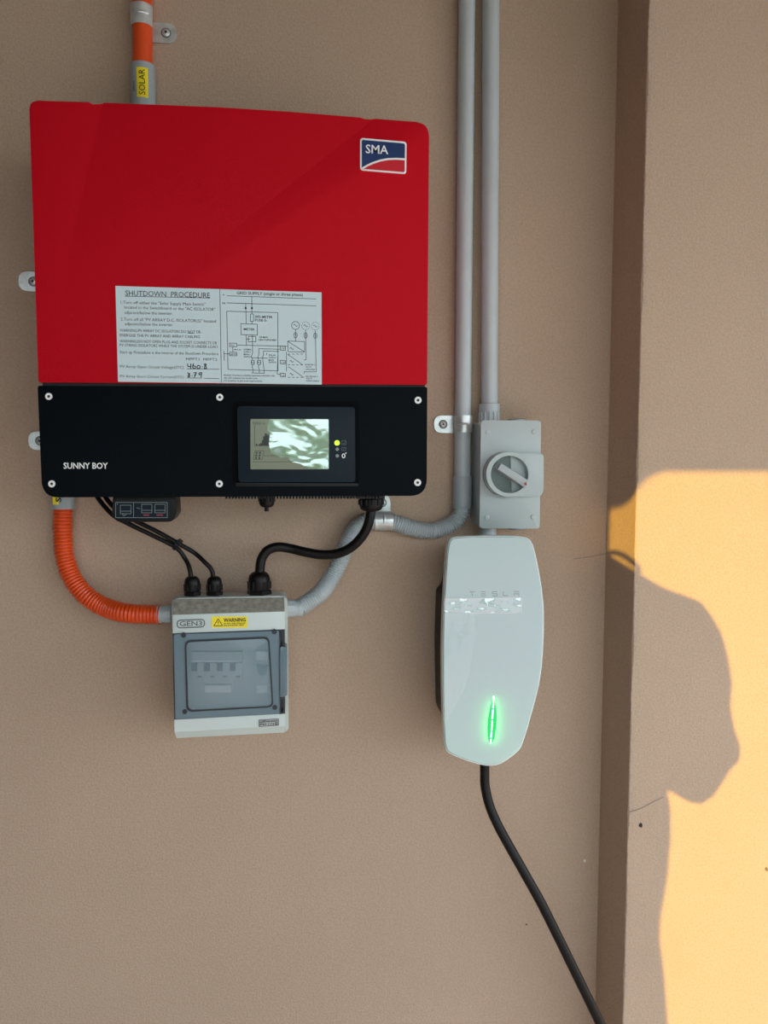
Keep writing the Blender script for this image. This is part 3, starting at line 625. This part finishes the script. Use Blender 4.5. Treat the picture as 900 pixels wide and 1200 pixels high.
# ------------------------------------------------------------------ conduit saddles
def saddle(label, c, half_len, A, B, r, tab_len, tabw, dep, toff=0.0):
    """c centre of the pipe (px, px), A along the pipe, B towards the fixing tab"""
    ctr = W(*c, dep); t = thing('conduit_saddle', label, 'pipe clamp', (ctr.x, 0, ctr.z), 'galvanised saddles holding the conduits')
    OUT = Vector((0, -1, 0)); bm = bmesh.new(); n = 20; rows = []
    for rad in (r+0.0003, r+0.0016):
        for s_ in (-1, 1):
            rows.append([bm.verts.new(ctr + A*s_*half_len + (B*sin(a)+OUT*cos(a))*rad) for a in [(-1.75+3.3*k/n) for k in range(n+1)]])
    for k in range(n):
        bm.faces.new((rows[2][k], rows[2][k+1], rows[3][k+1], rows[3][k])); bm.faces.new((rows[0][k], rows[1][k], rows[1][k+1], rows[0][k+1]))
        bm.faces.new((rows[0][k], rows[0][k+1], rows[2][k+1], rows[2][k])); bm.faces.new((rows[1][k], rows[3][k], rows[3][k+1], rows[1][k+1]))
    bm.faces.new((rows[0][0], rows[2][0], rows[3][0], rows[1][0])); bm.faces.new((rows[0][n], rows[1][n], rows[3][n], rows[2][n]))
    # pressed rib across the band
    add_tube(bm, [ctr + (B*sin(a)+OUT*cos(a))*(r+0.0016) for a in [(-0.15+0.9*k/6) for k in range(7)]], 0.0018, 6)
    obj('band', bm, 'zinc', t, True)
    bm = bmesh.new(); y = -0.0035; s0 = r*0.9
    base = Vector((ctr.x, 0, ctr.z)) + A*toff
    def Q(a, b, yy): p_ = base + A*a + B*b; return Vector((p_.x, yy, p_.z))
    out = [(-tabw, s0), (tabw, s0), (tabw, s0+tab_len-tabw*0.9)]
    out += [(tabw*cos(k*pi/8)**0.7 if k < 4 else -tabw*abs(cos(k*pi/8))**0.7, s0+tab_len-tabw*0.9+tabw*0.9*sin(k*pi/8)) for k in range(1, 8)]
    out += [(-tabw, s0+tab_len-tabw*0.9)]
    f_ = [bm.verts.new(Q(a, b, y)) for a, b in out]; g_ = [bm.verts.new(Q(a, b, -0.0012)) for a, b in out]
    bm.faces.new(f_); bm.faces.new(g_[::-1])
    for k in range(len(f_)): bm.faces.new((f_[k], g_[k], g_[(k+1) % len(f_)], f_[(k+1) % len(f_)]))
    obj('tab', bm, 'zinc', t)
    sc = base + B*(s0+tab_len*0.56); sc.y = -0.0035
    w_ = lathe('washer_ring', [(0.0068, -0.0004), (0.0068, 0.0002), (0.0062, 0.0004)], sc, OUT, 'inkg', t, 20)
    s_ = lathe('screw', [(0.0055, 0), (0.0052, 0.0014), (0.0036, 0.0026), (0.0012, 0.003)], sc, OUT, 'zinc', t, 20)
    lathe('screw_recess', [(0.0018, 0), (0.0018, 0.0034)], sc, OUT, 'pen', s_, 6)
    return t
X, Z = Vector((1, 0, 0)), Vector((0, 0, 1))
saddle('zinc saddle clamp on the orange conduit above the inverter', (166, 20.5), 0.0138, Z, X, 0.0135, 0.033, 0.0135, 0.016, -0.012)
saddle('zinc saddle clamp on the left grey conduit beside the switch box', (543, 497), 0.0125, Z, -X, 0.0124, 0.032, 0.0132, 0.0135)
saddle('zinc saddle clamp over the grey corrugated bend', (449, 610.5), 0.0135, X, Z, 0.0130, 0.027, 0.0125, 0.0145)
saddle('zinc clamp tab showing left of the red inverter cover', (69, 329), 0.0138, Z, -X, 0.0132, 0.045, 0.0135, 0.014)
saddle('zinc clamp tab showing left of the black inverter cover', (72, 516.5), 0.0135, Z, -X, 0.0132, 0.036, 0.0132, 0.014)

# ------------------------------------------------------------------ cables
c1 = path([(108, 572, .05), (118, 588, .06), (133, 604, .068), (152, 614.5, .068), (180, 628, .064), (206, 641.5, .062), (216.5, 654, .058), (222, 666, .064), (224.5, 682, .068)])
tag(tube('cable', c1, 0.0032, 'rubber', None, 12, loc=c1[0]), 'thin black cable ending at leftmost gland of the breaker box', 'cable')
c2 = path([(119, 572, .05), (126, 586, .06), (141, 601, .070), (160, 611, .070), (186, 624, .068), (210, 637.5, .066), (228, 648, .060), (240, 659, .067), (248, 668, .068), (251, 682, .068)])
tag(tube('cable', c2, 0.0032, 'rubber', None, 12, loc=c2[0]), 'thin black cable ending at middle gland of the breaker box', 'cable')
ct = thing('cable_tie', 'small black cable tie binding the two thin cables', 'cable tie', W(207, 639, .065))
a_, b_ = W(205, 633, .066), W(204, 647, .066)
bm = bmesh.new(); ctr = W(206.5, 638.7, .0655); d = (W(210, 640, .0655)-W(202, 636, .0655)).normalized(); nn = d.cross(Vector((0, 1, 0))).normalized()
rg = []
for s_ in (-1, 1):
    rg.append([bm.verts.new(ctr+d*s_*0.0022 + nn*cos(2*pi*k/20)*0.0078 + Vector((0, 1, 0))*sin(2*pi*k/20)*0.006) for k in range(20)])
for k in range(20): bm.faces.new((rg[0][k], rg[0][(k+1) % 20], rg[1][(k+1) % 20], rg[1][k]))
obj('strap', bm, 'blackp', ct, True)
prism('tie_head', rpoly([(205.5, 634.5), (210, 631.5), (214, 635.5), (210, 639.5)], 1), 0.077, 0.066, 'blackp', ct, 0.0008)
c3 = path([(434.8, 598.5, .10), (433.5, 606, .10), (430.5, 617, .098), (423.5, 629.5, .094), (412, 641, .088), (396.5, 648.5, .082), (377, 650, .076), (358, 647, .071), (341, 643, .066), (326, 641, .067), (314.5, 644.5, .067), (307.5, 653, .067), (304.8, 664, .068), (304.2, 680, .068)])
tag(tube('thick_cable', c3, 0.0068, 'rubber', None, 20, loc=c3[0]), 'thick black cable looping from inverter to the breaker box', 'cable')
c4 = path([(568, 888, .075), (568, 905, .075), (568.6, 922, .077), (574, 945, .082), (584, 968, .088), (597, 992, .093), (614, 1022, .10), (634, 1058, .106), (655, 1100, .112), (676, 1143, .118), (697, 1186, .124), (716, 1226, .13), (745, 1290, .14)])
tag(tube('charging_cable', c4, [0.0070+0.0004*i/len(c4) for i in range(len(c4))], 'rubber', None, 20, loc=c4[0]), 'long black charging cable hanging below the car charger', 'cable')

# ------------------------------------------------------------------ isolator
iso = thing('isolator_switch', 'grey isolator switch box with rotary knob between conduit and car charger', 'switch box', W(597, 615, 0))
prism('back_box', rpoly([(562.5, 494.5), (633.5, 495), (632.2, 617), (561.2, 617)], 4), 0.052, 0.002, 'iso', iso, 0.002)
prism('cover', rpoly([(563.8, 492.6), (634.2, 492.8), (632.6, 619.4), (562, 619.2)], 3), 0.064, 0.050, 'iso', iso, 0.0015)
ID2 = 0.064
for (x, y) in ((571.8, 506.2), (626.3, 506), (571, 606.4), (625, 606)):
    s_ = prism('screw', circ(x, y, 2.8, 14), ID2+0.0012, ID2-0.001, 'iso', iso, 0.0004)
prism('padlock_tab', rpoly([(598, 531), (637.2, 531.5), (637, 576), (633.5, 581.8), (600, 582)], [3, 4, 6, 3, 3]), 0.074, 0.060, 'iso', iso, 0.0015)
def circle_world(cx, cy, r, n=48): return [(cx+r*cos(2*pi*k/n), cy+r*1.0*sin(2*pi*k/n)) for k in range(n)]
prism('knob_base', circle_world(594.5, 556, 27.2), 0.0715, 0.060, 'isod', iso, 0.0015)
ring_prism('knob_ring', circle_world(596.2, 555.8, 26.3), circle_world(597.3, 556, 22.0), 0.088, 0.071, 'iso', iso)
prism('knob_dial', circle_world(597.5, 556, 21.9), 0.0725, 0.060, 'dial', iso)
hd = prism('knob_handle', rpoly([(587.6, 542.8), (620, 563.4), (615.6, 572.0), (582.6, 549.6)], 1.0, 3), 0.093, 0.072, 'isod', iso, 0.0012)
prism('handle_grip', rpoly([(583, 541.5), (588, 544), (582.8, 550.5), (577.8, 547.5)], 0.6, 2), 0.088, 0.072, 'dial', iso)
prism('handle_marker', [(616.3, 564.6), (617.8, 568.8), (613.6, 568.2)], 0.0934, 0.0925, 'darkred', hd)
# conduit adaptor nut on the box and stub below
bm = bmesh.new(); cA = W(573.2, 494, 0.02); c_ = Vector((cA.x, -0.02, cA.z)); hN = 0.026
add_lathe(bm, [(0.0150, 0), (0.0150, hN*0.55), (0.0156, hN*0.56), (0.0156, hN), (0.0140, hN*1.03)], c_, Z, 28)
for k in range(14):
    a = 2*pi*k/14; p_ = c_ + Vector((cos(a)*0.0152, sin(a)*0.0152, 0)); add_tube(bm, [p_, p_+Z*hN*0.52], 0.0013, 5)
obj('conduit_adaptor', bm, 'pvc', iso, True)
for (x0, x1, yy, dz) in ((594, 618, 492, 0.004),):
    p_ = W(606, 491.5, 0.03); lathe('blanking_cap', [(0.014, 0), (0.014, 0.003), (0.012, 0.004)], Vector((p_.x, -0.03, p_.z-0.003)), Z, 'isod', iso, 24)
for (x0, x1) in ((606, 620),):
    p_ = W(606, 619, 0.03); lathe('blanking_cap', [(0.014, 0), (0.014, 0.003), (0.012, 0.004)], Vector((p_.x, -0.03, p_.z+0.002)), -Z, 'isod', iso, 24)
p_ = W(571.5, 612, 0.02)
tag(tube('conduit_stub', [Vector((p_.x, -0.022, p_.z)), Vector((p_.x, -0.022, p_.z-0.06))], PR, 'pvc', None, 24, loc=(p_.x, -0.022, p_.z-0.06)), 'short grey conduit stub between switch box and charger', 'conduit')

# ------------------------------------------------------------------ car charger
CD = 0.130
ch = thing('car_charger', 'glossy white wall car charger with a green light streak', 'charger', W(570, 895, 0))
zc = [(108, 92), (118, 82), (140, 77.5), (200, 74), (300, 72), (400, 73), (440, 75.5), (470, 81), (486, 92), (497, 112), (508, 148), (519, 196), (530, 258), (540, 320), (547, 385), (549.5, 440), (549, 520), (545, 620), (538, 700), (526, 775), (510, 840), (492, 905),
      (474, 970), (458, 1020), (446, 1056), (434, 1076), (412, 1096), (380, 1120), (350, 1138), (325, 1147), (300, 1149.5), (270, 1147.5), (235, 1140), (200, 1130), (160, 1115), (125, 1101), (102, 1089), (90, 1074), (83, 1045), (80, 985), (77.5, 900),
      (75, 790), (74, 690), (74.5, 580), (77, 480), (80, 400), (85, 310), (90, 220), (96, 150), (101, 112)]
def zq(u, v): return (500+u/4, 610+v/4)
cxy = (312, 600)
def shrink(k): return [zq(cxy[0]+(u-cxy[0])*k, cxy[1]+(v-cxy[1])*(1-(1-k)*0.45)) for u, v in zc]
prism('rear_housing', rpoly([(545, 648), (612, 648), (628, 715), (630, 775), (612, 845), (598, 872), (570, 885), (540, 872), (529, 855), (527.5, 770), (529.5, 706), (536, 700)], 8, 4), 0.116, 0.002, 'blackp', ch, 0.004)
prism('rim', [zq(u, v) for u, v in zc], CD-0.017, 0.108, 'chgr', ch, 0.001)
ring_prism('rim_edge', [zq(u, v) for u, v in zc], shrink(0.986), CD-0.003, CD-0.0175, 'chgr', ch)
bm = bmesh.new(); rws = []
for kk, dd in ((0.985, 0.006), (0.985, 0.002), (0.981, 0.0007), (0.972, 0.0)):
    rws.append([bm.verts.new(W(x, y, CD-dd)) for x, y in shrink(kk)])
for a, b in zip(rws, rws[1:]):
    for k in range(len(a)): bm.faces.new((a[k], a[(k+1) % len(a)], b[(k+1) % len(a)], b[k]))
bm.faces.new(rws[-1])
cov = obj('cover', bm, 'chg', ch, True); cov['label'] = 'translucent glossy front cover'
KD = CD+0.0003
def z9(u, v): return (540+u/9, 680+v/9)
T = []
def bar(u0, v0, u1, v1): T.append([z9(u0, v0), z9(u1, v1)])
bar(92, 121, 148, 122); bar(120, 128, 120, 166)                                         # T
bar(212, 121, 262, 122); bar(214, 143, 262, 144); bar(212, 164, 262, 165)               # E (three bars)
T.append([z9(384, 121), z9(334, 120), z9(334, 142), z9(383, 143), z9(383, 165), z9(332, 164)])  # S
T.append([z9(450, 118), z9(450, 162), z9(500, 163)])                                    # L
bar(560, 118, 614, 119); T.append([z9(562, 163), z9(562, 142), z9(612, 143), z9(612, 164)])     # A
lines('logo_letters', T, 0.95, KD, 'chgt', ch)
# status light: thin raised light guide with a brighter broken core
def zl(u, v): return zq(u, v)
gl = bmesh.new(); add_prism(gl, [zl(313, 838), zl(317, 838), zl(318, 880), zl(316, 960), zl(310, 1020), zl(305, 1045), zl(301, 1045), zl(298, 1020), zl(300, 960), zl(307, 880)], CD, CD-0.002)
for v in gl.verts: v.co.y += 0.0080
lg_ = obj('status_light', gl, 'glow', ch); lg_['label'] = 'glowing green status light streak'
prism('glow_oval', [zl(314, 828), zl(320, 850), zl(327, 890), zl(328, 930), zl(325, 975), zl(318, 1020), zl(305, 1046), zl(295, 1048), zl(288, 1020), zl(285, 975), zl(288, 930), zl(296, 890), zl(305, 850), zl(311, 828)], CD+0.0002, CD-0.0003, 'lens', lg_)  # added oval: the halo's glow is put into its shape and emission
bm = bmesh.new()
for (v0, v1) in ((824, 880), (886, 932), (938, 985), (990, 1018), (1024, 1046)):
    xx = lambda v: 315-(v-822)*0.066
    add_prism(bm, [zl(xx(v0)-3.4, v0), zl(xx(v0)+3.4, v0), zl(xx(v1)+3.4, v1), zl(xx(v1)-3.4, v1)], CD+0.0006, CD+0.0001)
obj('light_core', bm, 'glow2', lg_)
# shipping film and tape left on the cover
def creased(name, pts, dep, amp, m, parent, nx=26, nz=40):
    """a thin crumpled sheet inside the quad pts (photograph coordinates)"""
    bm = bmesh.new(); g_ = []
    A_, B_, C_, D_ = [Vector(p) for p in pts]
    rnd = random.Random(3); ph = [(rnd.uniform(0, 6), rnd.uniform(3, 13), rnd.uniform(-9, 9)) for _ in range(6)]
    for j in range(nz+1):
        row = []
        for i in range(nx+1):
            u, v = i/nx, j/nz; p_ = (A_*(1-u)+B_*u)*(1-v) + (D_*(1-u)+C_*u)*v
            h = sum(abs(sin(a+u*b+v*c)) for a, b, c in ph)/6
            row.append(bm.verts.new(W(p_.x, p_.y, dep+amp*h)))
        g_.append(row)
    for j in range(nz):
        for i in range(nx): bm.faces.new((g_[j][i], g_[j][i+1], g_[j+1][i+1], g_[j+1][i]))
    o_ = obj(name, bm, m, parent, True)
    return o_
tp = creased('clear_tape', [(521, 702), (611, 700.8), (611, 718.4), (520.5, 717.5)], CD+0.0006, 0.0022, 'tape', ch, 40, 8); tp['label'] = 'strip of crinkled clear tape'
fm = creased('protective_film', [(520.5, 718.5), (562, 718.5), (548, 800), (520, 852)], CD+0.0006, 0.0030, 'film', ch, 20, 30); fm['label'] = 'wrinkled clear film peeling from the cover'
lines('tape_edge', [[(521, 701.8), (611, 700.6)], [(611, 700.6), (611.2, 718.4)], [(545, 718.6), (604, 718.2)]], 0.6, CD+0.0032, 'white', tp)

# ------------------------------------------------------------------ small marks on the wall
def speck(name, label, px, py, dep, r, m, n=7):
    pts = [(px+r*cos(2*pi*k/n)*random.uniform(0.6, 1.2), py+r*1.4*sin(2*pi*k/n)*random.uniform(0.6, 1.2)) for k in range(n)]
    o_ = prism(name, pts, dep+0.0008, dep-0.0005, m, None, loc=W(px, py, dep)); return tag(o_, label, 'speck')
speck('paint_chip', 'tiny dark chip on the shaded pier left of the sunlit area', 751, 967.5, -YP, 2.0, 'chip')
speck('paint_chip', 'tiny white chip on the wall right of the hanging cable', 685.5, 1009, 0, 1.4, 'chipw')
speck('paint_chip', 'tiny dark dot on the wall below the charger beside the cable', 617, 1083.5, 0, 0.9, 'chip')
speck('paint_chip', 'small brown flake on the sunlit pier at the right edge', 898.5, 1019, -YP, 2.0, 'web')
# cobweb threads at the corner, one mesh
bm = bmesh.new()
for a, b in (((672, 655), (713, 648)),):
    dep = 0.0 if a[0] < 715 else -YP
    add_tube(bm, [W(*a, dep+0.0006), W((a[0]+b[0])/2, (a[1]+b[1])/2+0.8, dep+0.001), W(*b, dep+0.0006)], 0.0003, 4)
tag(obj('cobweb', bm, 'web', loc=W(700, 650, 0)), 'wisps of dark cobweb at the inner corner of the wall', 'cobweb')

bm = bmesh.new(); add_tube(bm, [W(737, 952, 0.1036), W(752, 947, 0.1036), W(765, 940, 0.1036), W(778, 934, 0.1036)], 0.0003, 4)
tag(obj('hairline_crack', bm, 'web', loc=W(737, 952, 0.103)), 'fine dark hairline crack on the shaded pier above the dark chip', 'crack')
# hedge across the yard behind the camera (mirrored in the display)
bm = bmesh.new(); bmesh.ops.create_grid(bm, x_segments=120, y_segments=16, size=1)
for v in bm.verts:
    u, t = v.co.x, v.co.y; r_ = 0.12*sin(u*61)+0.1*sin(u*33+t*7)+random.uniform(-.08, .08)
    a = (t+1)/2*pi; v.co = Vector((u*9+1, -10.5-cos(a)*(0.8+r_*0.5)*-1, sin(a)*(1.75+r_)))
tag(obj('hedge', bm, 'leaf', loc=(1, -10.5, 0)), 'clipped green hedge across the yard behind the camera', 'hedge')

# ------------------------------------------------------------------ person behind the camera (seen only by the shadow on the pier)
TS = 1.72
pe = thing('person', 'person holding up a phone whose shadow falls on the pier', 'person', (0, 0, 0))
fx = (W(760, 1000, 0.103) + S*TS); pe.location = (fx.x, fx.y, 0)
def sunpt(px, py, t=TS, dep=0.103): return W(px, py, dep) + S*t
# body: one skinned figure
uR = Vector((cos(SUN_AZ), -sin(SUN_AZ), 0)); base = Vector((fx.x, fx.y, 0)) - uR*0.10; Hh = S.cross(uR)
if Hh.z < 0: Hh = -Hh
Sh = Vector((S.x, S.y, 0)).normalized()
J = {}; E_ = []; RAD = {}
def jt(n, a, b, z, r): J[n] = base + uR*a + Sh*b + Vector((0, 0, z)); RAD[n] = r
jt('pelvis', 0, 0, 0.86, .115); jt('belly', 0, 0, 1.0, .105); jt('chest', 0, 0, 1.18, .115); jt('neckb', 0.01, 0, 1.33, .06); jt('neck', 0.04, 0, 1.38, .045); jt('head', 0.09, 0, 1.46, .07); jt('crown', 0.10, 0, 1.55, .055)
E_ += [('pelvis', 'belly'), ('belly', 'chest'), ('chest', 'neckb'), ('neckb', 'neck'), ('neck', 'head'), ('head', 'crown')]
for s_, n_ in ((-1, 'l'), (1, 'r')):
    jt('hip'+n_, s_*.07, 0, .80, .085); jt('knee'+n_, s_*.085, -.02, .46, .055); jt('ank'+n_, s_*.09, .02, .09, .038); jt('toe'+n_, s_*.10, -.13, .045, .035)
    E_ += [('pelvis', 'hip'+n_), ('hip'+n_, 'knee'+n_), ('knee'+n_, 'ank'+n_), ('ank'+n_, 'toe'+n_)]
for n_, ps in (('l', ((-.13, 0, 1.27, .05), (-.20, -.03, 1.08, .04), (-.16, -.10, 1.24, .028), (-.14, -.12, 1.30, .03))), ('r', ((.04, -.06, 1.28, .05), (-.02, -.10, 1.12, .04), (-.08, -.12, 1.26, .028), (-.09, -.12, 1.31, .03)))):
    prev = 'chest'
    for k, (a, b, z, r) in enumerate(ps):
        jt(f'arm{n_}{k}', a, b, z, r); E_.append((prev, f'arm{n_}{k}')); prev = f'arm{n_}{k}'
    for q_ in range(5):
        a, b, z, r = ps[-1]
        jt(f'f{n_}{q_}0', a+(q_-2)*.016, b, z+.045, .009); jt(f'f{n_}{q_}1', a+(q_-2)*.017, b-.01, z+.08-abs(q_-2)*.006, .008)
        E_ += [(prev, f'f{n_}{q_}0'), (f'f{n_}{q_}0', f'f{n_}{q_}1')]
names = list(J); me = bpy.data.meshes.new('body')
me.from_pydata([tuple(J[n_]-pe.location) for n_ in names], [(names.index(a), names.index(b)) for a, b in E_], [])
bo = bpy.data.objects.new('body', me); C.objects.link(bo); bo.parent = pe
mod = bo.modifiers.new('skin', 'SKIN'); sv = me.skin_vertices[0].data
for i, n_ in enumerate(names): sv[i].radius = (RAD[n_], RAD[n_]); sv[i].use_root = (n_ == 'pelvis')
bo.modifiers.new('sub', 'SUBSURF').levels = 1; me.materials.append(M['skin'])
# unseen jacket: closed volume, outline shaped to cast the shadow on the pier
out = [(696, 648, 0), (716, 652, 0), (729, 660, 0.05), (742, 668, 0.103), (757, 677), (780, 690), (806, 699), (822, 706), (834, 722), (846, 743), (853, 768), (858, 800), (856, 828), (860, 852), (868, 876), (866, 892), (856, 902), (848, 915), (836, 933), (822, 942.5), (808, 940), (794, 932.5), (782, 925),
       (786, 950), (786, 985), (782, 1030), (774, 1075), (773, 1100), (778, 1140), (782, 1190), (784, 1260), (786, 1330), (640, 1330), (610, 1200), (620, 1000), (660, 800)]
cen = W(745, 880, 0.103)
bm = bmesh.new(); n = len(out); rings = []
for k in range(-4, 5):
    a = k/4*pi/2*0.86; rings.append([bm.verts.new(cen + (W(p_[0], p_[1], p_[2] if len(p_) > 2 else 0.103)-cen)*cos(a)**0.8 + S*(TS+0.10*sin(a))) for p_ in out])
for a, b in zip(rings, rings[1:]):
    for k in range(n): bm.faces.new((a[k], a[(k+1) % n], b[(k+1) % n], b[k]))
for rg_ in (rings[0], rings[-1]):
    c_ = bm.verts.new(sum((v.co for v in rg_), Vector())/n)
    for k in range(n): bm.faces.new((rg_[k], rg_[(k+1) % n], c_))
obj('shadow_jacket', bm, 'cloth', pe, True)
# unseen loop added to cast the small eye-shaped shadow at the corner
lp = [sunpt(715, 650, TS, 0.0), sunpt(722, 649, TS, 0.02), sunpt(730, 651, TS, 0.05), sunpt(738, 656, TS, 0.08), sunpt(745, 662, TS, 0.10), sunpt(748, 669, TS, 0.103), sunpt(744, 676, TS, 0.103)]
tube('shadow_loop', catmull(lp, 5), 0.0042, 'cloth', pe, 8)
